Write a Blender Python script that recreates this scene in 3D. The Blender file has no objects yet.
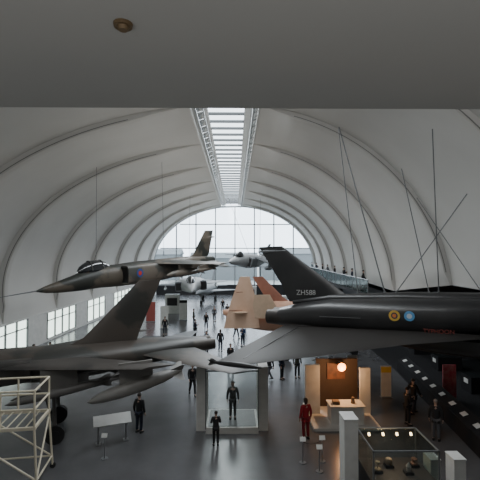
import bpy, bmesh, math, random
from mathutils import Vector, Matrix
random.seed(4)
S = bpy.context.scene
COL = S.collection
pi = math.pi

# ------------------------------------------------------------------ materials
MATS = {}
def mat(name, col, rough=0.6, metal=0.0, col2=None, scale=3.0, emit=0.0, sharp=False, bump=0.0, coat=0.0, spec=0.5):
    if name in MATS: return MATS[name]
    m = bpy.data.materials.new(name); m.use_nodes = True
    nt = m.node_tree; b = nt.nodes['Principled BSDF']
    b.inputs['Roughness'].default_value = rough
    b.inputs['Metallic'].default_value = metal
    b.inputs['Specular IOR Level'].default_value = spec
    if coat: b.inputs['Coat Weight'].default_value = coat
    c2 = col2 if col2 else tuple(min(1, c*0.86) for c in col)
    tc = nt.nodes.new('ShaderNodeTexCoord')
    nz = nt.nodes.new('ShaderNodeTexNoise'); nz.inputs['Scale'].default_value = scale
    nz.inputs['Detail'].default_value = 4
    rp = nt.nodes.new('ShaderNodeValToRGB')
    rp.color_ramp.elements[0].color = (*col, 1); rp.color_ramp.elements[1].color = (*c2, 1)
    if sharp:
        rp.color_ramp.elements[0].position = 0.48; rp.color_ramp.elements[1].position = 0.52
    else:
        rp.color_ramp.elements[0].position = 0.3; rp.color_ramp.elements[1].position = 0.7
    nt.links.new(tc.outputs['Object'], nz.inputs['Vector'])
    nt.links.new(nz.outputs['Fac'], rp.inputs['Fac'])
    nt.links.new(rp.outputs['Color'], b.inputs['Base Color'])
    if bump:
        bp = nt.nodes.new('ShaderNodeBump'); bp.inputs['Strength'].default_value = bump
        nt.links.new(nz.outputs['Fac'], bp.inputs['Height']); nt.links.new(bp.outputs['Normal'], b.inputs['Normal'])
    if emit:
        nt.links.new(rp.outputs['Color'], b.inputs['Emission Color'])
        b.inputs['Emission Strength'].default_value = emit
    MATS[name] = m
    return m

def glass(name, tint=(0.9, 0.95, 0.95), opac=0.12):
    if name in MATS: return MATS[name]
    m = bpy.data.materials.new(name); m.use_nodes = True
    nt = m.node_tree; nt.nodes.clear()
    o = nt.nodes.new('ShaderNodeOutputMaterial'); mx = nt.nodes.new('ShaderNodeMixShader')
    t = nt.nodes.new('ShaderNodeBsdfTransparent'); g = nt.nodes.new('ShaderNodeBsdfGlossy')
    t.inputs['Color'].default_value = (*tint, 1); g.inputs['Roughness'].default_value = 0.08
    mx.inputs['Fac'].default_value = opac
    nt.links.new(t.outputs[0], mx.inputs[1]); nt.links.new(g.outputs[0], mx.inputs[2]); nt.links.new(mx.outputs[0], o.inputs[0])
    MATS[name] = m
    return m

VAULT = mat('vault_plaster', (0.54, 0.53, 0.51), 0.85, col2=(0.49, 0.48, 0.46), scale=0.25)
WHITE = mat('white_paint', (0.66, 0.66, 0.64), 0.5)
SOFF = mat('soffit_grey', (0.50, 0.50, 0.48), 0.9, col2=(0.47, 0.47, 0.455), scale=0.4)
FLOOR = mat('dark_floor', (0.115, 0.115, 0.120), 0.25, col2=(0.090, 0.090, 0.095), scale=0.8)
DARK = mat('dark_wall', (0.040, 0.041, 0.045), 0.8, spec=0.2)
BLACK = mat('black_satin', (0.012, 0.012, 0.013), 0.4)
STEEL = mat('steel', (0.35, 0.35, 0.36), 0.35, 0.9)
FRAME = mat('grey_frame', (0.13, 0.135, 0.14), 0.5)
MULL = mat('mullion_grey', (0.26, 0.28, 0.29), 0.5)
RUB = mat('rubber', (0.015, 0.015, 0.015), 0.8)
GLASS = glass('clear_glass')
CANO = mat('canopy_glass', (0.02, 0.022, 0.025), 0.12, 0.0, coat=0.6)
NOZ = mat('burnt_metal', (0.06, 0.055, 0.05), 0.45, 0.7)
LGREY = mat('light_grey_paint', (0.36, 0.37, 0.38), 0.45)
CREAM = mat('cream_metal', (0.66, 0.60, 0.47), 0.5)

# ------------------------------------------------------------------ mesh builder
class MB:
    def __init__(s): s.v = []; s.f = []
    def add(s, vs, fs):
        o = len(s.v); s.v += [tuple(v) for v in vs]; s.f += [tuple(o+i for i in f) for f in fs]; return s
    def box(s, c, d, rz=0.0, rx=0.0, ry=0.0):
        M = Matrix.Rotation(rz, 3, 'Z') @ Matrix.Rotation(ry, 3, 'Y') @ Matrix.Rotation(rx, 3, 'X')
        vs = []
        for x in (-.5, .5):
            for y in (-.5, .5):
                for z in (-.5, .5):
                    vs.append(Vector(c) + M @ Vector((x*d[0], y*d[1], z*d[2])))
        return s.add(vs, [(0,1,3,2),(4,6,7,5),(0,4,5,1),(2,3,7,6),(0,2,6,4),(1,5,7,3)])
    def cyl(s, p, q, r, r2=None, n=8):
        p = Vector(p); q = Vector(q); r2 = r if r2 is None else r2
        d = (q-p).normalized(); u = d.orthogonal().normalized(); w = d.cross(u)
        vs = []
        for c, rr in ((p, r), (q, r2)):
            for i in range(n):
                a = 2*pi*i/n; vs.append(c + rr*(math.cos(a)*u + math.sin(a)*w))
        fs = [(i, (i+1) % n, n+(i+1) % n, n+i) for i in range(n)]
        fs += [tuple(range(n-1, -1, -1)), tuple(range(n, 2*n))]
        return s.add(vs, fs)
    def rings(s, rings, cap=True):
        n = len(rings[0]); vs = [p for r in rings for p in r]; fs = []
        for k in range(len(rings)-1):
            for i in range(n):
                fs.append((k*n+i, k*n+(i+1) % n, (k+1)*n+(i+1) % n, (k+1)*n+i))
        if cap: fs += [tuple(range(n-1, -1, -1)), tuple(range((len(rings)-1)*n, len(rings)*n))]
        return s.add(vs, fs)
    def body(s, st, y0=0.0, n=20, pw=2.3):
        R = []
        for x, hw, zc, hu, hd in st:
            ring = []
            for i in range(n):
                a = 2*pi*i/n; c, t = math.cos(a), math.sin(a)
                yy = math.copysign(abs(c)**(2/pw), c)*hw
                zz = math.copysign(abs(t)**(2/pw), t)*(hu if t > 0 else hd)
                ring.append((x, y0+yy, zc+zz))
            R.append(ring)
        return s.rings(R)
    def panel(s, st):
        fr = [(0, 0), (.04, .45), (.2, .9), (.4, 1), (.7, .6), (1, .04), (.7, -.6), (.4, -1), (.2, -.9), (.04, -.45)]
        R = []
        for xl, xt, y, z, th, nn in st:
            R.append([(xl+(xt-xl)*f, y+nn[0]*g*th/2, z+nn[1]*g*th/2) for f, g in fr])
        return s.rings(R)
    def obj(s, name, m, parent=None, smooth=False, loc=None, label=None):
        me = bpy.data.meshes.new(name); me.from_pydata(s.v, [], s.f); me.update()
        bm = bmesh.new(); bm.from_mesh(me); bmesh.ops.recalc_face_normals(bm, faces=bm.faces)
        bm.to_mesh(me); bm.free()
        if smooth:
            me.polygons.foreach_set('use_smooth', [True]*len(me.polygons))
            try: me.set_sharp_from_angle(angle=math.radians(38))
            except Exception: pass
        me.materials.append(m)
        o = bpy.data.objects.new(name, me); COL.objects.link(o)
        if parent: o.parent = parent
        if loc: o.location = loc
        if label: o['label'] = label
        return o

def empty(name, loc, rot=(0, 0, 0)):
    e = bpy.data.objects.new(name, None); COL.objects.link(e); e.location = loc; e.rotation_euler = rot
    e.empty_display_size = 0.3
    return e
def tag(o, label, cat, group=None):
    o['label'] = label; o['category'] = cat
    if group: o['group'] = group
    return o
def struct(o):
    o['kind'] = 'structure'; return o

# ------------------------------------------------------------------ hall shell
def lerp(a, b, t): return a+(b-a)*max(0, min(1, t))
def aL(y): return lerp(17.2, 14.6, (y-30)/42)
def aR(y): return lerp(11.8, 14.2, (y-30)/42)
def zspring(y): return lerp(6.1, 5.0, (y-21.5)/7.8)
ZC, B = 5.0, 10.9
YEND = 72.0
SXL, SXR = -2.45, 1.3
STEP = 0.966
def halfprof(y, side, sc, n=40):
    a = aL(y) if side < 0 else aR(y)
    xe = SXL if side < 0 else SXR
    t1 = math.acos(abs(xe)/a)
    t0 = math.asin(-0.225) if side < 0 else math.asin((zspring(y)-ZC)/B)
    pts = []
    for i in range(n+1):
        t = t0+(t1-t0)*i/n
        x = side*a*math.cos(t); z = ZC+B*math.sin(t)
        e = min(1, (n-i)/5.0)              # lip fades out beside the skylight
        kk = 1-(1-sc)*(min(1, i/3.0) if side < 0 else min(1, (i+1)/3.0))*e
        pts.append(((x if i == n else x*kk), ZC+(z-ZC)*kk))
    return pts
bays = [-4.0, -1.9, 5.9, 13.7, 21.5, 29.3, 37.1, 44.9, 52.7, 60.5, 68.3, YEND]
mb = MB()
for side in (-1, 1):
    for k in range(len(bays)-1):
        y0, y1 = bays[k], bays[k+1]; rows = []
        # riser facing the gallery, rounded lip, then a long panel rising to the next bay
        prof = [(0.0, 1.0), (0.0, STEP+.006), (0.02, STEP), (0.05, STEP)]+[(f, STEP+(1-STEP)*((f-.05)/.95)) for f in (.2, .4, .55, .7, .85, 1.0)]
        for f, sc in prof:
            rows.append([(x, y0+(y1-y0)*f, z) for x, z in halfprof(y0+(y1-y0)*f, side, sc)])
        n = len(rows[0]); vs = [p for r in rows for p in r]; fs = []
        for a in range(len(rows)-1):
            for i in range(n-1):
                fs.append((a*n+i, a*n+i+1, (a+1)*n+i+1, (a+1)*n+i))
        mb.add(vs, fs)
o = mb.obj('ceiling', VAULT); struct(o); o['label'] = 'white barrel vault ceiling of stepped curved bands'
me = o.data
me.polygons.foreach_set('use_smooth', [True]*len(me.polygons))
try: me.set_sharp_from_angle(angle=math.radians(35))
except Exception: pass
# thin strip on each lip, the step's shade put into its dark colour
ti = 1
LIP_SHADE = mat('painted_lip_shade', (0.20, 0.195, 0.19), 0.9)
for y in bays[3:-1]:
    mb = MB()
    for side in (-1, 1):
        pts = halfprof(y, side, STEP+.012)[2:-5]
        R = [[(x, y-.015, z), (x*1.0035, y-.015, ZC+(z-ZC)*1.0035), (x*1.0035, y+.01, ZC+(z-ZC)*1.0035), (x, y+.01, z)] for x, z in pts]
        mb.rings(R)
    struct(mb.obj('trim_%d' % ti, LIP_SHADE)); ti += 1

SKY = mat('skylight_glass', (0.86, 0.94, 1.0), 0.5, col2=(0.80, 0.90, 0.98), scale=0.3, emit=3.2)
mb = MB()
mb.box((-2.05, 34, 16.15), (0.9, 76, 0.06)).box((0.95, 34, 16.15), (0.8, 76, 0.06))
mb.box((-2.48, 34, 15.98), (0.06, 76, 0.5)).box((1.33, 34, 15.98), (0.06, 76, 0.5))
mb.box((-1.62, 34, 16.2), (0.06, 76, 0.2)).box((0.58, 34, 16.2), (0.06, 76, 0.2))
struct(mb.obj('trim_%d' % ti, WHITE)); ti += 1
mb = MB(); mb.box((-0.52, 34, 16.32), (2.3, 76, 0.05))
o = mb.obj('window_1', SKY); struct(o)
mb = MB()
y = 6.5
while y < 71.5:
    mb.box((-0.52, y, 16.2), (2.16, 0.14, 0.15)); y += 1.45
struct(mb.obj('trim_%d' % ti, FRAME)); ti += 1
for xx in (-2.15, 1.0):
    mb = MB()
    mb.cyl((xx, 5, 15.55), (xx, 71.8, 15.55), 0.06); mb.cyl((xx, 5, 16.05), (xx, 71.8, 16.05), 0.05)
    mb.cyl((xx+.35, 5, 15.9), (xx+.35, 71.8, 15.9), 0.04)
    y = 5.0
    while y < 71:
        mb.cyl((xx, y, 15.55), (xx+.35, y+.65, 15.9), 0.03, n=5); mb.cyl((xx+.35, y+.65, 15.9), (xx, y+1.3, 15.55), 0.03, n=5)
        mb.cyl((xx, y, 15.55), (xx, y+.65, 16.05), 0.03, n=5); mb.cyl((xx, y+.65, 16.05), (xx, y+1.3, 15.55), 0.03, n=5)
        y += 1.3
    o = mb.obj('roof_truss', MULL)
    tag(o, 'pale lattice lighting truss running beside the skylight', 'truss', 'skylight trusses')

mb = MB(); mb.box((0.5, 34, -0.1), (36, 76.4, 0.2))
struct(mb.obj('floor', FLOOR))
mb = MB(); mb.add([(9.0, 12, .0), (18.3, 12, .0), (18.3, 60, .0), (12.2, 60, .0), (10.7, 27, .0), (9.0, 12, .012), (18.3, 12, .012), (18.3, 60, .012), (12.2, 60, .012), (10.7, 27, .012)],
                  [(4, 3, 2, 1, 0), (5, 6, 7, 8, 9), (0, 1, 6, 5), (1, 2, 7, 6), (2, 3, 8, 7), (3, 4, 9, 8), (4, 0, 5, 9)])
struct(mb.obj('floor', mat('black_carpet', (.022, .022, .024), .9, spec=.15)))
def wl(y): return -0.974*aL(y)
def wallquad(mb, y0, y1, z0, z1, dx=0.0, th=0.15):
    vs = []
    for y in (y0, y1):
        for xx in (wl(y)+dx, wl(y)+dx-th):
            for z in (z0, z1): vs.append((xx, y, z))
    mb.add(vs, [(0,1,3,2),(4,6,7,5),(0,4,5,1),(2,3,7,6),(0,2,6,4),(1,5,7,3)])
wins = [(13.5, 20), (22.5, 32.4), (35.4, 40.8), (43.6, 48.5), (51.5, 65.5)]
mb = MB(); prev = -4.0
def solid(y0, y1):
    if y0 < 30 < y1:
        wallquad(mb, y0, 30, 0.25, 2.5); wallquad(mb, 30, y1, 0.25, 2.5)
    else: wallquad(mb, y0, y1, 0.25, 2.5)
for a, b in wins:
    solid(prev, a); prev = b
solid(prev, YEND)
wallquad(mb, -4, 30, 0, 0.25); wallquad(mb, 30, YEND, 0, 0.25)
wallquad(mb, -4, 30, 2.45, 2.62); wallquad(mb, 30, YEND, 2.45, 2.62)
struct(mb.obj('wall_left', WHITE))
WIN = mat('frosted_daylight_pane', (0.80, 0.92, 0.84), 0.4, col2=(0.70, 0.84, 0.76), scale=0.8, emit=3.0)
wi = 2
for a, b in wins:
    segs = [(a, b)] if not (a < 30 < b) else [(a, 30), (30, b)]
    mb = MB()
    for c, d in segs: wallquad(mb, c, d, 0.27, 2.43, -0.06, 0.03)
    struct(mb.obj('window_%d' % wi, WIN)); wi += 1
    mb = MB(); n = max(2, int((b-a)/1.3))
    for i in range(n+1):
        y = a+(b-a)*i/n; mb.box((wl(y)-0.01, y, 1.35), (0.12, 0.12, 2.3))
    for c, d in segs: wallquad(mb, c, d, 1.75, 1.82, 0.02, 0.08)
    struct(mb.obj('trim_%d' % ti, FRAME)); ti += 1
mb = MB()
vs = []; ys = [-4, 21.5, 29.3, 72]
for y in ys:
    vs += [(0.985*aR(y), y, zspring(y)), (18.4, y, zspring(y))]
mb.add(vs, [(2*i, 2*i+1, 2*i+3, 2*i+2) for i in range(3)])
struct(mb.obj('ceiling', DARK))
mb = MB(); mb.box((18.45, 34, 3.25), (0.15, 76, 6.5)); struct(mb.obj('wall_right', DARK))
mb = MB(); mb.box((0.5, -4.1, 8.2), (37, 0.2, 16.6)); struct(mb.obj('wall_back', WHITE))
def endprof():
    L = halfprof(YEND, -1, 1.0); R = halfprof(YEND, 1, 1.0)
    return [p for p in L]+[p for p in reversed(R)]
pr = endprof()
def ztop(x):
    a = aL(YEND) if x < 0 else aR(YEND)
    return ZC+B*math.sqrt(max(0, 1-(x/a)**2))
mb = MB()
vs = [(wl(YEND), YEND-0.02, 0)]+[(x, YEND-0.02, z) for x, z in pr]+[(14.0, YEND-0.02, 0)]
mb.add(vs, [tuple(range(len(vs)))])
struct(mb.obj('window_%d' % wi, glass('gable_glass', (.97, .99, 1), .05))); wi += 1
mb = MB()
for i in range(9):
    x = -14.0+3.5*i
    zt = min(ztop(x), 15.8) if abs(x) < 13.9 else 5
    mb.box((x, YEND-0.12, zt/2), (0.2, 0.2, zt))
for z, hw in ((5.0, 14.2), (8.3, 13.4), (12.6, 9.9)):
    mb.box((0, YEND-0.12, z), (2*hw, 0.2, 0.18))
for a, b in zip(pr[:-1], pr[1:]):
    mb.cyl((a[0], YEND-.1, a[1]), (b[0], YEND-.1, b[1]), 0.16, n=6)
struct(mb.obj('trim_%d' % ti, MULL)); ti += 1
mb = MB(); mb.box((16.3, 72, 3.25), (4.4, 0.2, 6.5)); mb.box((0, 71.8, 0.9), (28, 0.15, 1.8))
struct(mb.obj('wall_far', DARK))

mb = MB(); mb.box((0, 180, -0.3), (300, 215, 0.2))
struct(mb.obj('floor', mat('outdoor_paving', (0.30, 0.31, 0.30), 0.9)))
mb = MB()
for x, w, h in ((-26, 22, 7), (-3, 18, 6), (20, 26, 7.2)):
    mb.box((x, 112, h/2-.2), (w, 8, h))
    mb.add([(x-w/2-.3, 107.7, h-.2), (x+w/2+.3, 107.7, h-.2), (x+w/2+.3, 116.3, h-.2), (x-w/2-.3, 116.3, h-.2), (x-w/2-.3, 112, h+1.3), (x+w/2+.3, 112, h+1.3)],
           [(0, 1, 5, 4), (2, 3, 4, 5), (0, 4, 3), (1, 2, 5)])
o = mb.obj('wall_outside', mat('distant_building', (0.16, 0.175, 0.18), 0.9)); struct(o)

mb = MB(); mb.box((0, 0.8, 10.2), (20, 9.6, 0.4)); struct(mb.obj('ceiling', SOFF))
mb = MB(); mb.box((0, -1.8, 6.3), (20, 4.4, 0.2)); struct(mb.obj('floor', mat('gallery_deck', (.2, .2, .2), .7)))
e = empty('smoke_detector', (-0.99, 3.5, 10.0))
tag(e, 'small round brass smoke detector on grey soffit', 'smoke detector')
BR = mat('aged_brass', (0.22, 0.15, 0.08), 0.5, 0.3)
mb = MB(); mb.cyl((0, 0, 0), (0, 0, -0.03), 0.085, 0.08, 20); mb.obj('base', BR, e, True)
mb = MB(); mb.cyl((0, 0, -0.03), (0, 0, -0.06), 0.055, 0.04, 20); mb.obj('sensor_head', BR, e, True)

# ------------------------------------------------------------------ aircraft
def aircraft(name, loc, yaw, pitch, roll, label, cat='aircraft'):
    e = empty(name, loc, (roll, -pitch, yaw)); e.rotation_mode = 'XYZ'
    tag(e, label, cat); return e
def wingpair(e, name, m, rt, tp, th=(0.24, 0.07), sides=(1, -1), extra=None):
    for sg in sides:
        mb = MB(); st = [(rt[0], rt[1], sg*rt[2], rt[3], th[0], (0, 1))]
        for q in (extra or []): st.append((q[0], q[1], sg*q[2], q[3], (th[0]+th[1])/2, (0, 1)))
        st.append((tp[0], tp[1], sg*tp[2], tp[3], th[1], (0, 1)))
        mb.panel(st); mb.obj(name, m, e, True)
def flapline(e, p, q, m):
    mb = MB(); mb.cyl(p, q, .018, n=4); mb.obj('flap_seam', m, e)
def fin(e, m, rt, tp, y=0.0, th=(0.2, 0.08), name='tail_fin', extra=None, ytip=None):
    mb = MB(); st = [(rt[0], rt[1], y, rt[2], th[0], (1, 0))]
    for q in (extra or []): st.append((q[0], q[1], y, q[2], th[0]*.8, (1, 0)))
    st.append((tp[0], tp[1], y if ytip is None else ytip, tp[2], th[1], (1, 0)))
    mb.panel(st); return mb.obj(name, m, e, True)
def nozzle(e, x0, x1, y, z, r):
    mb = MB(); n = 20; R = []
    for x, rr in ((x1, r), (x0, r*.86), (x0, r*.72), (x0+.35, r*.6)):
        R.append([(x, y+rr*math.cos(2*pi*i/n), z+rr*math.sin(2*pi*i/n)) for i in range(n)])
    mb.rings(R); mb.obj('exhaust_nozzle', NOZ, e, True)
def canopy(e, x0, x1, z, w, h, frames=2, fm=None):
    mb = MB(); R = []; n = 14; K = 12
    for k in range(K+1):
        f = k/K; x = x0+(x1-x0)*f; p = math.sin(pi*min(1, max(0, f)))**.6 if 0 < f < 1 else 0.02
        R.append([(x, w*p*math.cos(2*pi*i/n), z+h*p*max(-0.35, math.sin(2*pi*i/n))) for i in range(n)])
    mb.rings(R); c = mb.obj('canopy', CANO, e, True)
    for f in [(i+1)/(frames+1) for i in range(frames)]:
        mb = MB()
        x = x0+(x1-x0)*f; p = math.sin(pi*f)**.6*1.02; R = []
        for i in range(11):
            a = pi*i/10; ring = []
            for j in range(5):
                b = 2*pi*j/5
                rr = .035*math.cos(b)
                ring.append((x+.035*math.sin(b), (w*p+rr)*math.cos(a), z+(h*p+rr)*math.sin(a)))
            R.append(ring)
        mb.rings(R); mb.obj('canopy_frame', fm or FRAME, c, True)
def intake(e, x, y, z, w, h, m=None):
    mb = MB(); mb.box((x, y, z), (.03, w, h)); mb.obj('intake_opening', m or BLACK, e)
def roundel(e, x, y, z, r, cols, sg=-1):
    for i, (cn, cc, rr) in enumerate(cols):
        mb = MB(); mb.cyl((x, y+sg*0.004*i, z), (x, y+sg*(0.012+0.004*i), z), r*rr, n=24)
        mb.obj('roundel', mat(cn, cc, 0.5), e)
def gear(e, x, y, ztop_, zfloor, r=0.38):
    mb = MB(); mb.cyl((x, y, ztop_), (x, y, zfloor+r), 0.08, n=10); mb.cyl((x+.5, y, ztop_), (x, y, zfloor+r+.3), 0.045, n=8)
    g = mb.obj('landing_gear', MATS['missile_grey'] if 'missile_grey' in MATS else LGREY, e, True)
    mb = MB(); mb.cyl((x, y-.14, zfloor+r), (x, y+.14, zfloor+r), r, n=24)
    mb.cyl((x, y-.16, zfloor+r), (x, y+.16, zfloor+r), r*.5, n=16); mb.obj('wheel', RUB, g, True)
def store(e, x0, x1, y, z, r, m, name='drop_tank', pyl=None, tilt=0.0):
    mb = MB(); L = x1-x0; st = []
    for f, k in ((0, .05), (.06, .4), (.2, .8), (.4, 1), (.65, 1), (.85, .75), (.95, .42), (1, .03)):
        st.append((x0+L*f, r*k, z+tilt*(f-.5), r*k, r*k))
    mb.body(st, y, 16, 2.0)
    zz = z-tilt*.5
    for a in (45, 135, 225, 315):
        c, t = math.cos(math.radians(a)), math.sin(math.radians(a))
        mb.add([(x0, y+c*r*.1, zz+t*r*.1), (x0+L*.14, y+c*r*.5, zz+t*r*.5), (x0+L*.03, y+c*r*1.5, zz+t*r*1.5), (x0-.05, y+c*r*1.5, zz+t*r*1.5)], [(0, 1, 2, 3)])
    o = mb.obj(name, m, e, True)
    if pyl is not None:
        mb = MB(); mb.box(((x0+x1)/2, y, (z+pyl)/2+r*.4), (L*.35, .1, abs(pyl-z)-r*.5)); mb.obj('pylon', m, o)
def text(txt, parent, loc, rot, size, m, name):
    cu = bpy.data.curves.new(name, 'FONT'); cu.body = txt; cu.size = size; cu.extrude = 0.004
    t = bpy.data.objects.new(name, cu); COL.objects.link(t)
    dg = bpy.context.evaluated_depsgraph_get(); me = bpy.data.meshes.new_from_object(t.evaluated_get(dg))
    bpy.data.objects.remove(t); me.materials.clear(); me.materials.append(m)
    o = bpy.data.objects.new(name, me); COL.objects.link(o)
    o.parent = parent; o.location = loc; o.rotation_euler = rot; return o

# --- A
CAMA = mat('camouflage_dark', (0.026, 0.028, 0.024), 0.5, col2=(0.095, 0.080, 0.062), scale=0.45, sharp=True)
CAMA2 = mat('camouflage_grey', (0.055, 0.055, 0.050), 0.5, col2=(0.13, 0.11, 0.09), scale=0.35, sharp=True)
A = aircraft('fighter_jet', (-2.0, 36.8, 6.9), math.atan2(-.86, -.52), -math.radians(3.0), 0.0,
             'dark camouflaged swept-wing strike jet hung on cables, long pointed nose')
mb = MB()
mb.body([(0.2, .36, .2, .36, .36), (1.5, .5, .15, .5, .5), (4, .72, .05, .72, .7), (7, .86, 0, .80, .80), (10, .88, .0, .80, .80), (11.6, .76, .0, .74, .74),
         (13, .62, .02, .68, .66), (14.4, .52, -.05, .50, .58), (15.6, .36, -.15, .32, .42), (16.6, .2, -.22, .18, .24), (17.2, .04, -.26, .04, .05)])
mb.obj('fuselage', CAMA, A, True)
for sg in (1, -1):
    mb = MB(); mb.body([(5.5, .28, 0, .5, .55), (8, .40, .0, .64, .68), (11.6, .40, .05, .62, .62)], sg*.86, 14, 3.6)
    mb.obj('air_intake', CAMA2, A, True)
    intake(A, 11.62, sg*.88, .05, .56, 1.0)
canopy(A, 12.0, 14.6, .55, .44, .62, 2, CAMA2)
wingpair(A, 'wing', CAMA2, (9.2, 5.2, .7, .6), (5.6, 4.3, 4.4, .35), (.24, .1))
wingpair(A, 'tailplane', CAMA2, (2.4, .5, .4, .2), (.6, -.3, 1.6, -.35), (.14, .06))
fin(A, CAMA, (4.2, 1.0, .45), (1.2, -.1, 2.9), extra=[(3.0, .6, .9)])
mb = MB(); mb.body([(-.3, .03, 2.3, .03, .03), (.2, .1, 2.3, .1, .1), (1.5, .03, 2.3, .03, .03)], 0, 10, 2); mb.obj('fin_fairing', CAMA2, A, True)
nozzle(A, -.1, .8, .32, -.15, .34); nozzle(A, -.1, .8, -.32, -.15, .34)
mb = MB(); mb.cyl((17.0, 0, -.25), (19.4, 0, -.3), .04, .015, 8); mb.obj('pitot_probe', FRAME, A, True)
for y_, z_ in ((2.2, -.2), (-2.2, -.2)): store(A, 4.8, 9.0, y_, z_, .28, CAMA2, pyl=.45)
store(A, 5.0, 8.0, 3.6, .0, .13, CAMA2, 'missile', .35)
roundel(A, 10.6, 1.27, .1, .30, (('roundel_blue', (.04, .08, .26), 1.0), ('roundel_red', (.5, .04, .03), .5)), 1)

# --- B
CAMB = mat('camouflage_brown_green', (0.030, 0.030, 0.027), 0.45, col2=(0.062, 0.052, 0.044), scale=0.4, sharp=True)
CAMB2 = mat('camouflage_wing', (0.058, 0.052, 0.047), 0.45, col2=(0.036, 0.034, 0.032), scale=0.4, sharp=True)
MISS = mat('missile_grey', (0.12, 0.115, 0.11), 0.4)
Bz = 3.35; BP = math.radians(2.2)
Bj = aircraft('bomber_jet', (-1.9, 20, Bz), math.atan2(-.34, -.94), -BP, 0.0,
              'brown-green camouflaged twin-engine bomber with tall swept tail fin, wings swept back')
mb = MB()
mb.body([(-.5, .42, .06, .2, .24), (.6, .75, .02, .36, .40), (2, .98, 0, .48, .52), (4, 1.1, .02, .58, .58), (6.5, 1.15, .05, .62, .62), (9, 1.1, .05, .66, .64), (10.6, .9, .1, .66, .64),
         (11.8, .70, .12, .64, .62), (13.2, .54, .1, .54, .54), (14.6, .34, -.02, .34, .36), (15.8, .04, -.1, .04, .04)], n=24, pw=2.6)
mb.obj('fuselage', CAMB, Bj, True)
for sg in (1, -1):
    mb = MB(); mb.body([(7.2, .3, .05, .45, .45), (9.6, .36, .05, .54, .52)], sg*1.1, 14, 5)
    mb.obj('air_intake', CAMB2, Bj, True)
    intake(Bj, 9.62, sg*1.12, .05, .56, .85)
canopy(Bj, 10.7, 14.1, .65, .46, .5, 3, CAMB2)
fin(Bj, CAMB, (6.2, 2.9, .45), (2.7, 1.65, 3.3), th=(.26, .1), extra=[(5.2, 2.75, .9)])
wingpair(Bj, 'wing', CAMB2, (9.4, 5.4, .95, .3), (3.1, 1.7, 3.7, .2), (.28, .1))
wingpair(Bj, 'tailplane', CAMB, (2.9, .3, .85, .05), (-.3, -1.2, 4.3, -.3), (.18, .07))
nozzle(Bj, -.8, .3, .38, 0, .30); nozzle(Bj, -.8, .3, -.38, 0, .30)
store(Bj, 1.4, 5.1, 3.0, -.62, .28, mat('tank_grey', (0.20, 0.192, 0.18), 0.4), pyl=.3, tilt=-.7)
store(Bj, 2.4, 6.5, -2.7, -.45, .30, CAMB2, pyl=.3)
store(Bj, 3.6, 8.0, 1.0, -.95, .20, MISS, 'missile', -.4, tilt=-.3)
store(Bj, 4.2, 8.0, 2.1, -.7, .18, MISS, 'missile', .2, tilt=-.4)
store(Bj, 3.6, 8.0, -1.0, -.95, .20, MISS, 'missile', -.4)
def zf(s_): return -Bz+s_*math.sin(BP)
gear(Bj, 6.4, 1.1, -.4, zf(6.4)); gear(Bj, 6.4, -1.1, -.4, zf(6.4)); gear(Bj, 12.4, 0, -.3, zf(12.4), .3)

# --- C
BLK = mat('black_gloss_paint', (0.016, 0.016, 0.017), 0.36, col2=(0.028, 0.027, 0.027), scale=0.6, coat=0.08)
BLKW = mat('dark_wing_paint', (0.030, 0.027, 0.025), 0.52, col2=(0.022, 0.020, 0.019), scale=0.5, spec=0.25)
Cj = aircraft('fighter_jet', (2.6, 21, 4.66), math.radians(-30), math.radians(2.2), 0.0,
              'glossy black delta-wing fighter with serial number, hung on cables')
mb = MB()
mb.body([(-.1, .8, -.1, .45, .45), (1, .95, 0, .62, .58), (2.6, 1.08, .1, .76, .70), (5, 1.15, .15, .82, .78), (7.5, 1.1, .2, .85, .8), (9.3, .85, .3, .75, .7), (10.8, .6, .3, .6, .5),
         (12, .48, .2, .42, .42), (13.1, .3, .05, .26, .28), (13.9, .04, -.05, .03, .03)], n=24, pw=2.8)
mb.obj('fuselage', BLK, Cj, True)
mb = MB(); mb.body([(.5, .1, .62, .1, .1), (2.5, .24, .85, .2, .2), (6, .34, 1.0, .22, .3), (9.2, .34, 1.02, .2, .3)], 0, 12, 2); mb.obj('dorsal_spine', BLK, Cj, True)
mb = MB(); mb.body([(4.5, .7, -.7, .3, .25), (7, .95, -.85, .4, .45), (9.4, .95, -.95, .35, .48)], 0, 18, 4.5)
ik = mb.obj('air_intake', BLK, Cj, True)
intake(ik, 9.42, 0, -1.02, 1.7, .62, mat('intake_grey', (0.25, 0.25, 0.25), .5))
canopy(Cj, 9.0, 11.6, .85, .38, .42, 1)
fin(Cj, BLK, (5.2, .3, .65), (.0, -1.35, 3.55), th=(.24, .1), extra=[(3.4, .1, .98), (2.7, -.1, 1.5)])
mb = MB(); mb.body([(-1.4, .03, 3.3, .03, .03), (-1.0, .09, 3.3, .09, .09), (.2, .05, 3.3, .05, .05)], 0, 10, 2); mb.obj('fin_fairing', FRAME, Cj, True)
wingpair(Cj, 'wing', BLKW, (9.4, .3, .85, -.45), (.9, -.25, 6.3, -1.0), (.24, .07), extra=[(6.2, .15, 2.6, -.6), (3.2, -.08, 4.8, -.82)])
wingpair(Cj, 'canard', BLKW, (11.8, 10.7, .5, .1), (10.7, 10.2, 1.9, -.15), (.12, .05))
nozzle(Cj, -.75, .3, .42, -.1, .42); nozzle(Cj, -.75, .3, -.42, -.1, .42)
for sg in (1, -1): store(Cj, -.5, 1.8, sg*6.35, -1.0, .10, BLK, 'wingtip_pod')
for sg in (1, -1): flapline(Cj, (1.3, sg*1.3, -.36), (.7, sg*5.8, -.9), BLACK)
roundel(Cj, 5.6, -1.15, .3, .23, (('badge_gold', (.60, .38, .06), 1.0), ('badge_dark', (.05, .05, .08), .6), ('badge_orange', (.65, .2, .05), .35)))
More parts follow.
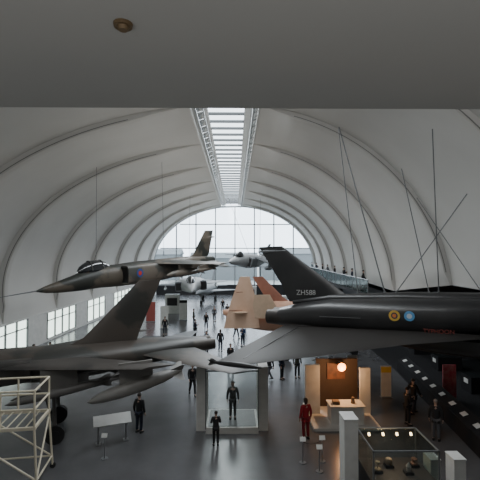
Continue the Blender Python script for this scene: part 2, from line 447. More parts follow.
roundel(Cj, 6.2, -1.15, .3, .21, (('badge_blue', (.10, .30, .55), 1.0), ('badge_white', (.5, .55, .6), .5)))
mb = MB(); mb.box((3.2, -1.13, .12), (1.9, .02, .025)); mb.obj('pinstripe', mat('stripe_grey', (.12, .12, .12), .6), Cj)
text('ZH588', Cj, (.75, -.14, 1.02), (pi/2, 0, 0), .36, mat('pale_lettering', (.36, .36, .35), .6), 'serial_number')
text('TYPHOON', Cj, (6.7, -1.13, -.36), (pi/2, 0, 0), .24, mat('red_lettering', (.22, .05, .04), .6), 'fuselage_lettering')

# --- D
PINK = mat('desert_pink', (0.72, 0.50, 0.37), 0.6, col2=(0.62, 0.40, 0.28), scale=1.0)
RUST = mat('rust_tan', (0.54, 0.31, 0.21), 0.6, col2=(0.46, 0.25, 0.17), scale=1.0)
PTAN = mat('pale_tan', (.62, .45, .32), .6)
D = aircraft('attack_jet', (.1, 30, 3.1), math.radians(4), 0, 0, 'desert-pink attack jet with folded wing panels standing on its wheels')
mb = MB()
mb.body([(-1.0, .15, .3, .15, .2), (.0, .45, .1, .45, .6), (1.2, .75, .0, .8, 1.0), (2.2, .9, .0, 1.0, 1.15), (3, .95, .0, 1.1, 1.2), (6, .9, .1, .95, .95), (8.5, .75, .1, .8, .8), (10, .5, 0, .5, .5), (11.3, .05, -.1, .05, .05)])
mb.obj('fuselage', RUST, D, True)
fin(D, mat('dark_rust', (.30, .13, .09), .6), (4.4, 2.4, .8), (2.0, 1.2, 2.9), th=(.3, .14), extra=[(3.6, 2.2, 1.3)])
mb = MB(); mb.panel([(1.6, -1.0, -1.2, -.7, .26, (1, 0)), (1.35, -.5, -1.35, 1.2, .2, (1, 0)), (.85, .15, -1.5, 3.0, .12, (1, 0))]); mb.obj('folded_wing_panel', PINK, D, True)
mb = MB(); mb.panel([(3.3, .9, -1.3, .0, .24, (1, 0)), (2.3, 1.2, -1.5, 1.7, .12, (1, 0))]); mb.obj('folded_wing_panel', PTAN, D, True)
mb = MB(); mb.box((.15, -1.38, .6), (1.5, .03, .04)); mb.box((.35, -1.46, 1.9), (.9, .03, .04)); mb.obj('wing_fold_seam', MATS['dark_rust'], D)
wingpair(D, 'wing', PINK, (6.5, 3.6, .8, -.1), (4.5, 3.4, 2.6, -.1), (.25, .15))
wingpair(D, 'tailplane', PTAN, (1.4, .2, .5, .4), (.4, -.4, 1.9, .5), (.14, .08))
canopy(D, 7.6, 9.8, .75, .42, .42)
nozzle(D, -.1, 1.0, .75, -.2, .40); nozzle(D, -.1, 1.0, -.75, -.2, .40)
gear(D, 3.6, 1.0, -.5, -3.1, .4); gear(D, 3.6, -1.0, -.5, -3.1, .4); gear(D, 9, 0, -.2, -3.1, .3)

# --- E
MGREY = mat('mid_grey_paint', (.15, .16, .17), .5)
E = aircraft('fighter_jet', (-5.9, 53, 3.9), math.radians(-83), 0, math.radians(3), 'pale grey twin-fin fighter with dark canopy hung nose towards gallery')
mb = MB()
mb.body([(0, 1.0, 0, .5, .5), (3, 1.7, 0, .7, .7), (6, 1.75, .1, .8, .8), (8, 1.3, .15, .8, .7), (9.5, .7, .1, .7, .6), (11, .45, 0, .4, .4), (12.4, .04, -.1, .04, .04)], pw=2.6)
mb.obj('fuselage', LGREY, E, True)
for sg in (1, -1):
    mb = MB(); mb.body([(5, .4, 0, .6, .5), (8.4, .42, .05, .6, .5)], sg*1.35, 12, 4); mb.obj('air_intake', MGREY, E, True)
    intake(E, 8.43, sg*1.38, .08, .6, .8)
canopy(E, 7.8, 10.6, .6, .5, .65, 1)
wingpair(E, 'wing', MGREY, (7, 2.0, 1.5, .1), (3.4, 2.2, 4.6, .0), (.3, .1))
wingpair(E, 'tailplane', MGREY, (1.5, -.5, 1.0, .0), (-.6, -1.3, 3.0, .0), (.15, .07))
for sg in (1, -1): fin(E, LGREY, (2.8, .6, .4), (.8, -.2, 2.3), y=sg*1.2, ytip=sg*2.0)
nozzle(E, -.6, .2, 0, 0, .6)
for sg in (1, -1): store(E, 3.5, 6.5, sg*3.0, -.3, .16, LGREY, 'missile', .05)

# --- F
F = aircraft('fighter_jet', (4.4, 56, 6.4), math.radians(-113), math.radians(2), math.radians(-14), 'light grey jet with drooping wings suspended near end glazing')
mb = MB()
mb.body([(0, .2, .4, .25, .2), (2, .6, .2, .6, .5), (5, .95, 0, .85, .8), (8, 1.1, 0, .9, .85), (10, .7, .05, .7, .65), (12, .35, -.1, .32, .35), (13, .03, -.15, .03, .03)])
mb.obj('fuselage', LGREY, F, True)
canopy(F, 9.2, 11.3, .6, .42, .5, 1)
wingpair(F, 'wing', MGREY, (7.4, 4.2, .8, .6), (4.6, 3.4, 4.4, -.2), (.28, .1))
wingpair(F, 'tailplane', MGREY, (1.6, .3, .3, .4), (.3, -.4, 2.1, -.1), (.12, .06))
fin(F, LGREY, (3, .4, .6), (.7, -.2, 2.5))
for sg in (1, -1):
    mb = MB(); mb.body([(6.5, .2, 0, .5, .5), (9, .4, 0, .65, .6)], sg*.85, 12, 3); mb.obj('air_intake', MGREY, F, True)
    intake(F, 9.03, sg*.86, .03, .5, .9)
for sg in (1, -1): store(F, 4.2, 7.4, sg*2.4, -.35, .2, MGREY, 'drop_tank', .3)

# --- G
G = aircraft('fighter_jet', (-3.4, 68, 1.9), math.radians(-100), 0, 0, 'dark grey fighter standing on its wheels near end glazing')
mb = MB(); mb.body([(0, .5, 0, .5, .5), (3, .9, 0, .8, .8), (7, .9, 0, .8, .8), (9, .6, .1, .6, .55), (11, .3, 0, .3, .3), (12, .03, -.1, .03, .03)]); mb.obj('fuselage', MGREY, G, True)
wingpair(G, 'wing', MGREY, (7, 3, .8, -.2), (4, 3, 4.2, -.2), (.25, .1)); fin(G, MGREY, (3.2, .4, .6), (.8, -.2, 2.8)); canopy(G, 7.8, 10, .6, .4, .45, 1)
wingpair(G, 'tailplane', MGREY, (1.5, .2, .5, .2), (.2, -.4, 2.1, .2), (.12, .06))
nozzle(G, -.5, .3, 0, 0, .45); gear(G, 4, 1, -.4, -1.9, .35); gear(G, 4, -1, -.4, -1.9, .35); gear(G, 9, 0, -.2, -1.9, .28)

# --- cables
def cable(p, q, r=0.022, label='thin steel suspension cable running up to the vault'):
    mb = MB(); mb.cyl(p, q, r, n=6); mb.cyl(q, Vector(q)+(Vector(p)-Vector(q)).normalized()*.35, r*2.2, n=8)
    o = mb.obj('suspension_cable', FRAME, None, True); tag(o, label, 'cable', 'aircraft suspension cables')
cable((5.25, 20, 14.2), (7.0, 18.45, 5.75), .03)
cable((5.25, 20.1, 14.2), (5.9, 19.1, 5.7))
cable((7.5, 15, 12.6), (8.9, 17.4, 5.9))
cable((9.5, 16.2, 10.3), (7.2, 18.3, 5.8))
cable((8.2, 19.5, 12.0), (8.6, 17.55, 5.85))
cable((9.4, 20.5, 10.7), (10.5, 16.45, 5.8))
cable((-5.5, 30, 14.6), (-5.5, 31, 7.55), .014); cable((-9.0, 26, 13.4), (-8.8, 25.5, 6.5), .014)
cable((-5.4, 48, 14.5), (-5.4, 47, 4.8)); cable((-1.0, 50, 15.0), (1.8, 49.5, 7.35)); cable((3.4, 53, 14.8), (3.3, 53.4, 7.3))

# ------------------------------------------------------------------ mezzanine walkway
e = empty('mezzanine_walkway', (11, 46, 4.4)); tag(e, 'raised dark walkway with glass balustrade along the aisle', 'walkway')
mb = MB(); mb.box((1.6, 0, 0), (4.6, 30, .3)); mb.obj('deck', DARK, e)
for i in range(15):
    mb = MB(); mb.box((-.65, -13.9+2*i, .7), (.03, 1.85, 1.0)); mb.obj('glass_panel', glass('green_glass', (.5, .62, .6), .25), e)
mb = MB(); mb.cyl((-.65, -15, 1.27), (-.65, 15, 1.27), .04)
mb.obj('handrail', STEEL, e, True)
for i in range(16):
    mb = MB(); mb.box((-.65, -14.9+2*i*.993, .7), (.06, .06, 1.1)); mb.obj('post', FRAME, e)
for i in range(4):
    mb = MB(); mb.cyl((.0, -13+8.5*i, -4.4), (.0, -13+8.5*i, -.1), .18, n=16); mb.obj('column', DARK, e, True)

# ------------------------------------------------------------------ people
def skin_mesh(name, V, E_, R, root=0, lv=1):
    me = bpy.data.meshes.new(name); me.from_pydata(V, E_, []); me.update()
    o = bpy.data.objects.new(name, me); COL.objects.link(o)
    md = o.modifiers.new('s', 'SKIN'); md.use_smooth_shade = True
    sv = me.skin_vertices[0].data
    for i, r in enumerate(R):
        sv[i].radius = r if isinstance(r, tuple) else (r, r)
        sv[i].use_root = (i == root)
    sd = o.modifiers.new('d', 'SUBSURF'); sd.levels = lv; sd.render_levels = lv
    dg = bpy.context.evaluated_depsgraph_get(); dg.update()
    nm = bpy.data.meshes.new_from_object(o.evaluated_get(dg)); nm.name = name
    bpy.data.objects.remove(o)
    nm.polygons.foreach_set('use_smooth', [True]*len(nm.polygons))
    return nm
def make_pose(kind):
    leg = {1: [(.09, 0, .9), (.105, -.01, .5), (.11, .015, .09), (.12, -.13, .045)], -1: [(-.09, 0, .9), (-.105, -.01, .5), (-.11, .015, .09), (-.12, -.13, .045)]}
    arm = {1: [(.18, 0, 1.43), (.25, .03, 1.15), (.27, -.04, .9), (.27, -.06, .83)], -1: [(-.18, 0, 1.43), (-.25, .03, 1.15), (-.27, -.04, .9), (-.27, -.06, .83)]}
    if kind == 'walk':
        leg[1] = [(.09, 0, .9), (.1, -.17, .52), (.1, -.26, .1), (.11, -.40, .06)]
        leg[-1] = [(-.09, 0, .9), (-.1, .06, .5), (-.1, .28, .15), (-.11, .20, .045)]
        arm[1] = [(.18, 0, 1.43), (.24, .13, 1.17), (.25, .15, .92), (.25, .14, .85)]
        arm[-1] = [(-.18, 0, 1.43), (-.24, -.08, 1.17), (-.25, -.25, .98), (-.25, -.30, .93)]
    if kind == 'hold':
        arm[1] = [(.18, 0, 1.43), (.25, .0, 1.16), (.13, -.25, 1.22), (.08, -.31, 1.26)]
        arm[-1] = [(-.18, 0, 1.43), (-.25, .0, 1.16), (-.13, -.25, 1.20), (-.08, -.31, 1.24)]
    V = [(0, 0, .95), (0, 0, 1.14), (0, .005, 1.34), (0, .01, 1.49), (0, 0, 1.57), (0, -.012, 1.64), (0, -.005, 1.71), (0, 0, 1.755), (0, -.105, 1.625), (.078, .005, 1.635), (-.078, .005, 1.635)]
    R = [(.15, .10), (.125, .09), (.16, .105), .052, .058, (.074, .088), (.072, .086), .045, .012, .012, .012]
    E_ = [(0, 1), (1, 2), (2, 3), (3, 4), (4, 5), (5, 6), (6, 7), (5, 8), (5, 9), (5, 10)]
    for s_ in (1, -1):
        p = 2
        for q, r in zip(arm[s_], (.058, .042, .028, (.036, .02))):
            V.append(q); R.append(r); E_.append((p, len(V)-1)); p = len(V)-1
        palm = Vector(arm[s_][3]); wr = Vector(arm[s_][2]); d = (palm-wr).normalized()
        side = Vector((0, 1, 0)) if kind != 'hold' else Vector((0, .4, 1)).normalized()
        for j, ln in enumerate((.075, .085, .08, .06)):
            b = palm+side*(.024-.016*j)+d*.02
            V.append(tuple(b)); R.append(.009); E_.append((p, len(V)-1))
            V.append(tuple(b+d*ln*.6+Vector((-s_*.006, -.004, 0)))); R.append(.008); E_.append((len(V)-2, len(V)-1))
            V.append(tuple(b+d*ln+Vector((-s_*.022, -.008, 0)))); R.append(.007); E_.append((len(V)-2, len(V)-1))
        b = palm-side*.035-d*.01
        V.append(tuple(b)); R.append(.010); E_.append((p, len(V)-1))
        V.append(tuple(b-side*.02+d*.04)); R.append(.008); E_.append((len(V)-2, len(V)-1))
        p = 0
        for q, r in zip(leg[s_], (.088, .058, .042, (.042, .032))):
            V.append(q); R.append(r); E_.append((p, len(V)-1)); p = len(V)-1
    body = skin_mesh('body_'+kind, V, E_, R)
    V = [(0, 0, .93), (0, 0, 1.14), (0, .005, 1.33), (0, .01, 1.47), (0, .005, .82)]; R = [(.172, .125), (.155, .115), (.182, .128), .075, (.175, .13)]
    E_ = [(0, 1), (1, 2), (2, 3), (0, 4)]
    for s_ in (1, -1):
        p = 2
        for q, r in zip(arm[s_][:3], (.078, .062, .045)):
            V.append(q); R.append(r); E_.append((p, len(V)-1)); p = len(V)-1
    jacket = skin_mesh('jacket_'+kind, V, E_, R)
    V = [(0, 0, .97)]; R = [(.155, .11)]; E_ = []
    for s_ in (1, -1):
        p = 0
        for q, r in zip(leg[s_][:3], (.105, .077, .062)):
            V.append(q); R.append(r); E_.append((p, len(V)-1)); p = len(V)-1
    trou = skin_mesh('trousers_'+kind, V, E_, R)
    shoes = []
    for s_ in (1, -1):
        mb = MB()
        a = Vector(leg[s_][2]); t = Vector(leg[s_][3]); d = (t-a); d.z = 0; d.normalize(); w = Vector((d.y, -d.x, 0))
        rr = []
        base = a.z-.09
        for f, ww, h in ((-.07, .035, .07), (-.03, .046, .1), (.06, .048, .085), (.13, .052, .055), (.19, .035, .035)):
            c = a+d*f; c.z = base
            rr.append([c+w*ww, c+w*ww+Vector((0, 0, h*.7)), c+w*ww*.5+Vector((0, 0, h)), c-w*ww*.5+Vector((0, 0, h)), c-w*ww+Vector((0, 0, h*.7)), c-w*ww])
        mb.rings(rr)
        so = mb.obj('shoe_'+kind, RUB, None, True); shoes.append(so.data); bpy.data.objects.remove(so)
    return body, jacket, trou, shoes
POSES = {k: make_pose(k) for k in ('stand', 'walk', 'hold')}
def hair_mesh(long_):
    bm = bmesh.new(); bmesh.ops.create_uvsphere(bm, u_segments=18, v_segments=12, radius=1)
    for v in bm.verts:
        x, y, z = v.co
        v.co = Vector((x*.088, y*.104+.008, z*.09+1.69))
        if long_ and z < 0 and y > -.1: v.co.z = 1.69+z*.22; v.co.x *= 1.05
    dele = [v for v in bm.verts if (v.co.y < -.045 and v.co.z < 1.70) or (not long_ and v.co.z < 1.635)]
    bmesh.ops.delete(bm, geom=dele, context='VERTS')
    me = bpy.data.meshes.new('hair'); bm.to_mesh(me); bm.free()
    me.polygons.foreach_set('use_smooth', [True]*len(me.polygons)); return me
HAIR = {False: hair_mesh(False), True: hair_mesh(True)}
mb = MB()
for s_ in (1, -1): mb.cyl((s_*.03, -.078, 1.655), (s_*.03, -.094, 1.655), .012, .008, 8)
mb.box((0, -.088, 1.585), (.045, .012, .008))
eo = mb.obj('face', BLACK); FACE = eo.data; bpy.data.objects.remove(eo)
SKIN = [mat('skin_light', (.45, .29, .22), .55), mat('skin_brown', (.25, .14, .09), .55)]
def setm(o, m):
    if not o.data.materials: o.data.materials.append(None)
    o.material_slots[0].link = 'OBJECT'; o.material_slots[0].material = m
def part(name, me, parent, m):
    o = bpy.data.objects.new(name, me); COL.objects.link(o); o.parent = parent; setm(o, m); return o
def person(x, y, face, top, bot, label, pose='stand', h=1.75, hair=(.03, .02, .015), long_=False, sk=0, z=0.0, name='person', cat='person'):
    bd, jk, tr, sh = POSES[pose]; s_ = h/1.80
    o = bpy.data.objects.new(name, bd); COL.objects.link(o); setm(o, SKIN[sk])
    o.location = (x, y, z+0.004); o.rotation_euler = (0, 0, math.radians(face)); o.scale = (s_, s_, s_)
    cn = lambda c: 'cloth_%d_%d_%d' % tuple(int(v*255) for v in c)
    part('jacket', jk, o, mat(cn(top), top, .85, scale=8)); part('trousers', tr, o, mat(cn(bot), bot, .85, scale=8))
    for q in sh: part('shoe', q, o, RUB)
    part('hair', HAIR[long_], o, mat('hair_%d' % int(hair[0]*255), hair, .6, scale=20)); part('face_features', FACE, o, BLACK)
    tag(o, label, cat); return o
K = (.012, .012, .014); NV = (.015, .02, .04); GY = (.10, .10, .11); BL = (.03, .06, .14); OL = (.05, .05, .035); RD = (.34, .015, .025)
person(-4.2, 17.8, 160, K, NV, 'person in black coat standing by a tilted information panel')
person(-2.35, 22.3, 20, K, K, 'person in dark clothes walking across the floor', 'walk')
person(-2.2, 31.2, 0, NV, K, 'person in navy jacket walking towards the gallery', 'walk')
person(-1.15, 31.8, 170, K, NV, 'person in black jacket standing in the central aisle', long_=True)
person(-2.9, 40.5, 10, K, K, 'person in dark jacket walking', 'walk')
person(-2.3, 45, 30, GY, K, 'person in grey top standing beneath suspended jet')
person(-.9, 47, 200, K, NV, 'person in dark clothing facing the end window')
person(.65, 33.4, -30, BL, NV, 'person in blue jacket holding a phone', 'hold')
person(.1, 36.5, 40, K, K, 'person in black clothes strolling', 'walk')
person(-.3, 27.0, 20, K, GY, 'person in black jacket and grey trousers mid-stride', 'walk')
person(-3.6, 36.5, 70, NV, K, 'person in navy jacket reading a display', 'hold')
person(1.0, 41.5, -20, GY, NV, 'person in grey jacket among visitors')
person(-1.6, 52, 0, K, K, 'person in black far down the aisle')
person(-4.4, 43, 90, OL, K, 'person in olive coat near white panel stand')
person(.4, 55, 0, (.3, .3, .3), K, 'person in pale top far down the aisle')
person(-6.6, 38, 0, K, NV, 'person in black coat near white panel stand')
person(-5.2, 29.5, 120, NV, GY, 'person in navy jacket walking near bomber', 'walk')
person(2.1, 24.6, -60, K, GY, 'person in black top beneath black delta wing', 'walk')
person(2.9, 24.9, 60, NV, K, 'person in navy coat beneath black delta wing', long_=True)
person(3.9, 25.2, 10, OL, K, 'person in olive jacket near display booth')
person(-.78, 16.6, 190, K, K, 'child in dark hoodie peering at the glass display', 'hold', 1.42)
person(3.0, 17.1, 200, RD, (.20, .012, .02), 'person in long red coat beside low barrier', long_=True, hair=(.05, .03, .02))
person(7.9, 18.4, 100, K, K, 'person in black coat looking at display panels', 'hold')
person(8.45, 16.9, 150, (.02, .02, .022), GY, 'person in dark jacket and grey trousers viewing panels', hair=(.25, .22, .2))
person(8.7, 19.6, 120, K, NV, 'person in dark jacket near red banner', 'walk')
person(-13.4, 27, 80, (.25, .03, .03), K, 'person in red top near bright side windows')
person(-12.6, 27.6, 60, K, K, 'person in dark top near bright side windows')
person(-9.6, 31.8, 90, GY, K, 'person in grey coat beside bomber', 'walk')
for i, (x, y) in enumerate(((11.0, 57), (11.0, 54), (10.95, 50), (11.0, 47.5), (11.0, 44), (11.05, 40.5), (11.0, 37.5), (11.1, 34.5))):
    person(x, y, (70, 110, 80, 95, 60, 100, 85, 70)[i], (K, NV, K, GY, K, K, NV, K)[i], K, 'person in dark coat near the walkway balustrade', ('stand', 'hold', 'stand', 'walk')[i % 4], z=4.55)

# ------------------------------------------------------------------ display cabinet with mannequin
PALE = mat('pale_panel', (.62, .61, .58), .6)
e = empty('display_case', (-.12, 18.6, 0)); tag(e, 'tall glass display case with pale side panels and low plinth', 'display case')
mb = MB(); mb.box((0, 0, .14), (2.3, 2.0, .28)); mb.obj('plinth', PALE, e)
mb = MB(); mb.box((0, 0, .29), (2.1, 1.8, .02)); mb.obj('plinth_top', mat('plinth_dark', (.2, .2, .2), .5), e)
mb = MB(); mb.box((-1.38, .15, 1.4), (.42, 1.7, 2.8)); mb.obj('side_panel', PALE, e)
mb = MB(); mb.box((1.38, .15, 1.4), (.42, 1.7, 2.8)); mb.obj('side_panel', PALE, e)
mb = MB(); mb.box((0, -.98, 1.5), (2.3, .02, 2.4)); mb.obj('glass_panel', glass('cabinet_glass', (.85, .88, .87), .06), e)
mb = MB()
for x in (-1.15, 1.15): mb.box((x, -.98, 1.5), (.04, .04, 2.6))
mb.box((0, -.98, 2.72), (2.3, .05, .06)); mb.obj('case_frame', FRAME, e)
person(-.1, 18.5, 0, (.022, .024, .022), (.022, .024, .022), 'mannequin in dark flying suit standing inside glass case', h=1.72, z=.3, name='mannequin', cat='mannequin')

# ------------------------------------------------------------------ right exhibit booth
e = empty('exhibit_booth', (5.0, 19.3, 0)); tag(e, 'pale exhibit booth with dark hood, lamp and low counter', 'exhibit booth')
mb = MB(); mb.box((0, 0, .06), (3.0, 3.0, .12)); mb.obj('base', PALE, e)
mb = MB(); mb.box((-1.25, .2, 1.25), (.7, .18, 2.4)); mb.obj('front_panel', WHITE, e)
mb = MB(); mb.box((1.3, .2, 1.2), (.5, .16, 2.2)); mb.obj('side_panel', WHITE, e)
mb = MB(); mb.box((.15, 1.1, 1.3), (2.1, .15, 2.4)); mb.obj('dark_backdrop', mat('brown_backdrop', (.07, .045, .032), .7), e)
mb = MB(); mb.box((.1, -.7, .5), (1.5, .8, .76)); mb.box((.1, -.7, .9), (1.6, .9, .06)); mb.obj('counter', PALE, e)
mb = MB(); mb.box((-.35, -.75, 1.0), (.3, .3, .14)); mb.obj('model_exhibit', mat('exhibit_brown', (.2, .13, .08), .6), e)
mb = MB(); mb.cyl((.45, -.7, .93), (.45, -.7, 1.2), .1, .06, 14); mb.obj('model_exhibit', MATS['exhibit_brown'], e)
mb = MB(); mb.box((.1, .98, 1.9), (.9, .06, .8)); mb.obj('graphic_panel', mat('amber_graphic', (.20, .08, .04), .6, col2=(.07, .03, .02), scale=3), e)
e2 = empty('spotlight', (5.15, 19.4, 2.35)); tag(e2, 'glowing amber spotlight over exhibit booth', 'lamp')
mb = MB(); mb.cyl((0, .3, .1), (0, 0, 0), .08, .14, 16); mb.cyl((0, .3, .1), (0, .8, .1), .02); mb.obj('lamp_housing', BLACK, e2, True)
bmx = MB(); R = []
for k in range(7):
    a = pi*k/6; R.append([(.20*math.sin(a)*math.cos(t*pi/6)+.0005*math.cos(t*pi/6), -.03-.13*math.cos(a), .20*math.sin(a)*math.sin(t*pi/6)+.0005*math.sin(t*pi/6)) for t in range(12)])
bmx.rings(R); bmx.obj('bulb', mat('amber_glow', (1, .30, .06), .5, col2=(1, .36, .08), emit=12), e2, True)

def standsign(x, y, w, h, label, face_m, top_m=None, rz=0.0):
    e = empty('sign_board', (x, y, 0), (0, 0, rz)); tag(e, label, 'sign')
    mb = MB(); mb.box((0, 0, h/2+.03), (w, .05, h-.06)); mb.obj('panel', face_m, e)
    mb = MB(); mb.box((0, 0, .015), (w*1.1, .4, .03)); mb.obj('base', FRAME, e)
    if top_m:
        mb = MB(); mb.box((0, -.03, h-.2), (w, .02, .3)); mb.obj('header_strip', top_m, e)
    return e
standsign(8.2, 21.8, .55, 1.7, 'upright white sign board with yellow header', WHITE, mat('yellow_header', (.7, .5, .08), .6))
standsign(11.4, 21.3, .7, 1.9, 'upright crimson banner stand', mat('crimson_graphic', (.45, .05, .08), .6, col2=(.5, .2, .2), scale=5))
standsign(6.9, 23.6, .6, 1.8, 'upright pale graphic board', PALE)
standsign(-7.2, 41, .8, 2.3, 'upright white panel stand in the aisle', WHITE)
standsign(-5.9, 46, .9, 2.3, 'upright white panel stand with dark header', WHITE, DARK)
standsign(-9.4, 45, 1.0, 2.2, 'upright red and white panel', mat('red_graphic', (.35, .08, .07), .6))
e = empty('information_panel', (-5.1, 16.9, 0), (0, 0, math.radians(22))); tag(e, 'tilted white information panel on two metal legs', 'sign')
mb = MB(); mb.box((0, 0, .95), (1.5, .5, .04), rx=math.radians(35)); mb.obj('panel', WHITE, e)
mb = MB(); mb.box((-.1, .1, .985+.05), (1.1, .06, .004), rx=math.radians(35)); mb.obj('printed_heading', mat('print_grey', (.2, .2, .2), .7), e)
for sx in (-.55, .55):
    mb = MB(); mb.cyl((sx, .05, 0), (sx, .02, .95), .03); mb.box((sx, .05, .01), (.2, .3, .02)); mb.obj('leg', STEEL, e)

e = empty('barrier_plinth', (10.25, 20.5, 0.012), (0, 0, math.atan2(11, 1.3)-pi/2)); tag(e, 'long black barrier plinth with sloping top carrying white caption cards', 'barrier')
MB_ = mat('matt_black', (.018, .018, .02), .9, spec=.15)
mb = MB(); mb.add([(-.25, -6, 0), (.35, -6, 0), (.35, -6, 1.0), (-.25, -6, .75), (-.25, 6, 0), (.35, 6, 0), (.35, 6, 1.0), (-.25, 6, .75)],
                  [(0, 1, 2, 3), (7, 6, 5, 4), (0, 4, 5, 1), (1, 5, 6, 2), (2, 6, 7, 3), (3, 7, 4, 0)]); mb.obj('plinth_body', MB_, e)
sl = math.atan2(.25, .6)
for i in range(10):
    mb = MB(); mb.box((.05, -5.5+1.2*i, .888), (.24, .36, .012), ry=-sl); mb.obj('caption_card', WHITE, e)
# low dark display cases along the right-hand aisle
for i in range(4):
    x, y = 13.6+.3*i, 18.5+4.2*i
    g = empty('display_case', (x, y, .012)); tag(g, 'low black museum case with glass hood and white caption', 'display case')
    mb = MB(); mb.box((0, 0, .45), (1.6, 1.0, .9)); mb.obj('case_base', MB_, g)
    mb = MB(); mb.box((0, 0, 1.25), (1.6, 1.0, .7)); mb.obj('glass_hood', MATS['cabinet_glass'], g)
    mb = MB(); mb.box((-.81, 0, .6), (.02, .4, .25)); mb.obj('caption_card', WHITE, g)
for i in range(10):
    mb = MB(); mb.box((18.34, 12+3.3*i, 1.6+.5*((i*7) % 3)), (.05, 1.1, .8))
    tag(mb.obj('wall_graphic', mat('grey_graphic', (.28, .28, .28), .6, col2=(.1, .1, .1), scale=1)), 'grey graphic print mounted on dark wall', 'picture', 'prints on dark wall')

e = empty('glass_cabinet', (4.95, 12.4, 0)); tag(e, 'glass-topped museum cabinet with warm lit exhibits inside', 'display case')
mb = MB(); mb.box((0, 0, .6), (1.9, 1.5, 1.2)); mb.obj('cabinet_base', DARK, e)
mb = MB(); mb.box((0, 0, 1.22), (1.9, 1.5, .04)); mb.obj('display_deck', mat('deck_grey', (.05, .04, .035), .6), e)
for nm, c, d in (('glass_panel', (0, -.75, 1.7), (1.9, .02, .95)), ('glass_panel', (0, .75, 1.7), (1.9, .02, .95)), ('glass_panel', (-.95, 0, 1.7), (.02, 1.5, .95)), ('glass_panel', (.95, 0, 1.7), (.02, 1.5, .95)), ('glass_top', (0, 0, 2.18), (1.9, 1.5, .02))):
    mb = MB(); mb.box(c, d); mb.obj(nm, MATS['cabinet_glass'], e)
mb = MB()
for sx in (-.95, .95):
    for sy in (-.75, .75): mb.box((sx, sy, 1.7), (.04, .04, .98))
for sy in (-.75, .75): mb.box((0, sy, 2.18), (1.94, .04, .04))
for sx in (-.95, .95): mb.box((sx, 0, 2.18), (.04, 1.54, .04))
mb.obj('case_frame', FRAME, e)
WARM = mat('warm_lamp', (1, .70, .38), .5, col2=(1, .75, .45), emit=9)
for sx in (-.65, -.2, .25, .7):
    mb = MB(); mb.cyl((sx, .55, 2.13), (sx, .50, 2.06), .035, n=12)
    mb.obj('cabinet_lamp', WARM, e)
ex = [((.35, .27, .17), (-.6, -.1)), ((.2, .14, .09), (-.15, .2)), ((.3, .28, .26), (.3, -.2)), ((.16, .08, .05), (.65, .2))]
shp = [[(.10, 0), (.10, .03), (.02, .05), (.02, .16), (.07, .18), (.07, .24), (.01, .25)], [(.09, 0), (.12, .06), (.12, .12), (.09, .18), (.02, .21)],
       [(.06, 0), (.05, .1), (.08, .14), (.02, .24)], [(.11, 0), (.11, .04), (.05, .06), (.05, .12), (.09, .14), (.09, .17), (.01, .18)]]
for i, (c, (px_, py_)) in enumerate(ex):
    g = empty('artefact', (4.95+px_, 12.4+py_, 1.24)); tag(g, ('brass instrument on small stand', 'leather flying helmet on block', 'pale ceramic piece on black block', 'brown wooden model on stand')[i], 'artefact')
    m = mat('artefact_%d' % i, c, .5)
    mb = MB(); mb.box((0, 0, .04), (.26, .22, .08)); mb.obj('stand', BLACK, g)
    mb = MB(); mb.rings([[(rr*math.cos(t*pi/8), rr*math.sin(t*pi/8), .08+zz) for t in range(16)] for rr, zz in shp[i]]); mb.obj('object', m, g, True)
def post(x, y, w, d, h, label):
    e = empty('display_post', (x, y, 0)); tag(e, label, 'post')
    mb = MB(); mb.box((0, 0, h/2), (w, d, h)); mb.obj('shaft', PALE, e)
    mb = MB(); mb.box((0, 0, h+.015), (w+.03, d+.03, .03)); mb.obj('cap', WHITE, e)
post(3.55, 12.6, .42, .6, 2.8, 'tall pale rectangular display post')
post(6.1, 12.5, .3, .5, 1.6, 'short pale rectangular display post')
post(6.85, 12.5, .36, .5, 1.6, 'short pale rectangular display post')

def stanchion(x, y, label='small metal barrier stanchion with white notice'):
    e = empty('stanchion', (x, y, 0)); tag(e, label, 'stanchion', 'barrier stanchions')
    mb = MB(); mb.cyl((0, 0, 0), (0, 0, .03), .14, .13, 18); mb.obj('base', FRAME, e, True)
    mb = MB(); mb.cyl((0, 0, .03), (0, 0, .85), .02, n=10); mb.obj('pole', STEEL, e, True)
    mb = MB(); mb.box((0, -.03, .9), (.22, .02, .16), rx=-.4); mb.obj('notice', WHITE, e)
for x, y in ((2.55, 15.2), (3.3, 15.3), (3.05, 14.6), (-5.0, 15.6)): stanchion(x, y)
for p, q in (((2.58, 15.2), (3.27, 15.3)),):
    mb = MB(); pts = [Vector((p[0]+(q[0]-p[0])*t/8, p[1]+(q[1]-p[1])*t/8, .78-.1*(1-((t-4)/4)**2))) for t in range(9)]
    for a, b in zip(pts[:-1], pts[1:]): mb.cyl(a, b, .012, n=5)
    tag(mb.obj('barrier_rope', BLACK), 'thin dark rope slung between stanchions', 'rope')

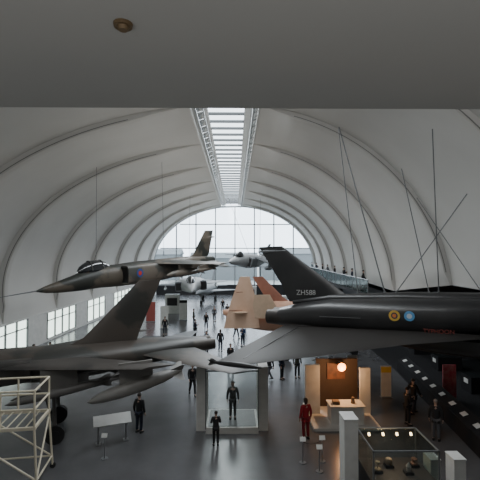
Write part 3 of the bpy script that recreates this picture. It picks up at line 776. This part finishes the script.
# ------------------------------------------------------------------ maintenance stand
e = empty('maintenance_stand', (-7.75, 14.0, 0), (0, 0, math.radians(8))); tag(e, 'cream tubular steel maintenance platform with guard rails', 'access platform')
X, Y = 1.05, .75
mb = MB()
T = .04
for sx in (-1, 1):
    for sy in (-1, 1): mb.cyl((sx*X*1.12, sy*Y*1.1, .14), (sx*X, sy*Y, 2.1), T)
    mb.cyl((sx*X*1.1, -Y*1.1, .5), (sx*X, Y, 1.9), T*.8); mb.cyl((sx*X*1.1, -Y*1.08, .45), (sx*X*1.1, Y*1.08, .45), T*.8)
for sy in (-1, 1):
    mb.cyl((-X*1.1, sy*Y*1.08, .45), (X*1.1, sy*Y*1.08, .45), T*.8)
    mb.cyl((X*1.1, sy*Y*1.08, .45), (-X, sy*Y, 2.0), T*.8)
mb.obj('support_frame', CREAM, e, True)
mb = MB()
for sy in (-1, 1): mb.box((0, sy*Y, 2.13), (2*X+.1, .07, .1))
for sx in (-1, 1): mb.box((sx*X, 0, 2.13), (.07, 2*Y, .1))
for i in range(6): mb.box((-X+.3+i*.3, 0, 2.14), (.035, 2*Y, .03))
mb.obj('platform', CREAM, e)
mb = MB()
for sx in (-1, 0, 1):
    for sy in (-1, 1): mb.cyl((sx*X, sy*Y, 2.15), (sx*X, sy*Y, 3.35), T*.9)
for z in (2.75, 3.35):
    for sy in (-1, 1): mb.cyl((-X, sy*Y, z), (X, sy*Y, z), T*.9)
    mb.cyl((X, -Y, z), (X, Y, z), T*.9)
mb.obj('guard_rail', CREAM, e, True)
for sx in (-1, 1):
    for sy in (-1, 1):
        mb = MB(); mb.cyl((sx*X*1.13, sy*Y*1.12-.04, .1), (sx*X*1.13, sy*Y*1.12+.04, .1), .1, n=16); mb.obj('castor_wheel', RUB, e, True)
mb = MB()
for sx in (-.28, .28): mb.cyl((-X-1.1, sx, .05), (-X, sx, 2.13), .03)
for i in range(8):
    f = (i+.5)/8; mb.box((-X-1.1+1.1*f, 0, .05+2.08*f), (.2, .56, .03))
mb.obj('ladder', CREAM, e, True)

e = empty('bench', (-6.2, 33.2, 0)); tag(e, 'long black bench with panelled base', 'bench')
mb = MB(); mb.box((0, 0, .75), (2.9, 1.1, .1)); mb.obj('seat', BLACK, e)
for sx in (-1.2, 0, 1.2):
    mb = MB(); mb.box((sx, 0, .35), (.1, .9, .7)); mb.obj('leg', BLACK, e)
for x, y, w, h in ((-7.9, 51, 1.8, 2.4), (2.2, 60, 2.0, 2.6), (5.5, 50, 1.8, 2.3)):
    e = empty('display_kiosk', (x, y, 0)); tag(e, 'white boxy display kiosk with dark screen', 'kiosk')
    mb = MB(); mb.box((0, 0, h/2), (w, .8, h)); mb.obj('cabinet', WHITE, e)
    mb = MB(); mb.box((0, -.41, h*.62), (w*.7, .03, h*.4)); mb.obj('screen', BLACK, e)

# ------------------------------------------------------------------ light
w = bpy.data.worlds.new('World'); S.world = w; w.use_nodes = True
bg = w.node_tree.nodes['Background']; bg.inputs[0].default_value = (.80, .90, 1.0, 1); bg.inputs[1].default_value = 5.0
def area(name, loc, rot, sx, sy, en, col=(1, 1, 1)):
    l = bpy.data.lights.new(name, 'AREA'); l.shape = 'RECTANGLE'; l.size = sx; l.size_y = sy; l.energy = en; l.color = col
    o = bpy.data.objects.new(name, l); COL.objects.link(o); o.location = loc; o.rotation_euler = rot; return o
area('vault_fill', (-3, 44, 9.0), (pi, 0, 0), 8, 50, 800, (1, .97, .92))  # unseen panel added in mid-air to wash the vault with even light
area('skylight_glow', (-.52, 40, 16.05), (0, 0, 0), 2.0, 62, 5200, (.92, .97, 1))
area('front_fill', (-1, 6.5, 14.2), (math.radians(50), 0, 0), 10, 2, 280, (1, .97, .93))  # added fill hidden above the soffit, brightens faces turned to the camera
area('soffit_fill', (0, -1.5, 6.6), (pi-.25, 0, 0), 14, 2, 240, (1, .98, .95))  # unseen panel added behind the camera to lift the soffit tone
pl = bpy.data.lights.new('booth_lamp', 'POINT'); pl.energy = 110; pl.color = (1, .54, .25); pl.shadow_soft_size = .05
po = bpy.data.objects.new('booth_lamp', pl); COL.objects.link(po); po.location = (5.15, 18.9, 2.1)
pl = bpy.data.lights.new('cabinet_light', 'POINT'); pl.energy = 14; pl.color = (1, .70, .42); pl.shadow_soft_size = .05
po = bpy.data.objects.new('cabinet_light', pl); COL.objects.link(po); po.location = (4.95, 12.7, 2.0)

# ------------------------------------------------------------------ camera
cd = bpy.data.cameras.new('Camera'); cam = bpy.data.objects.new('Camera', cd); COL.objects.link(cam)
cam.location = (0, 0, 8.0)
cd.sensor_width = 36; cd.lens = 36*400/480
cam.rotation_euler = (math.radians(91.43), 0, math.radians(-.72))
cd.clip_end = 600
S.camera = cam
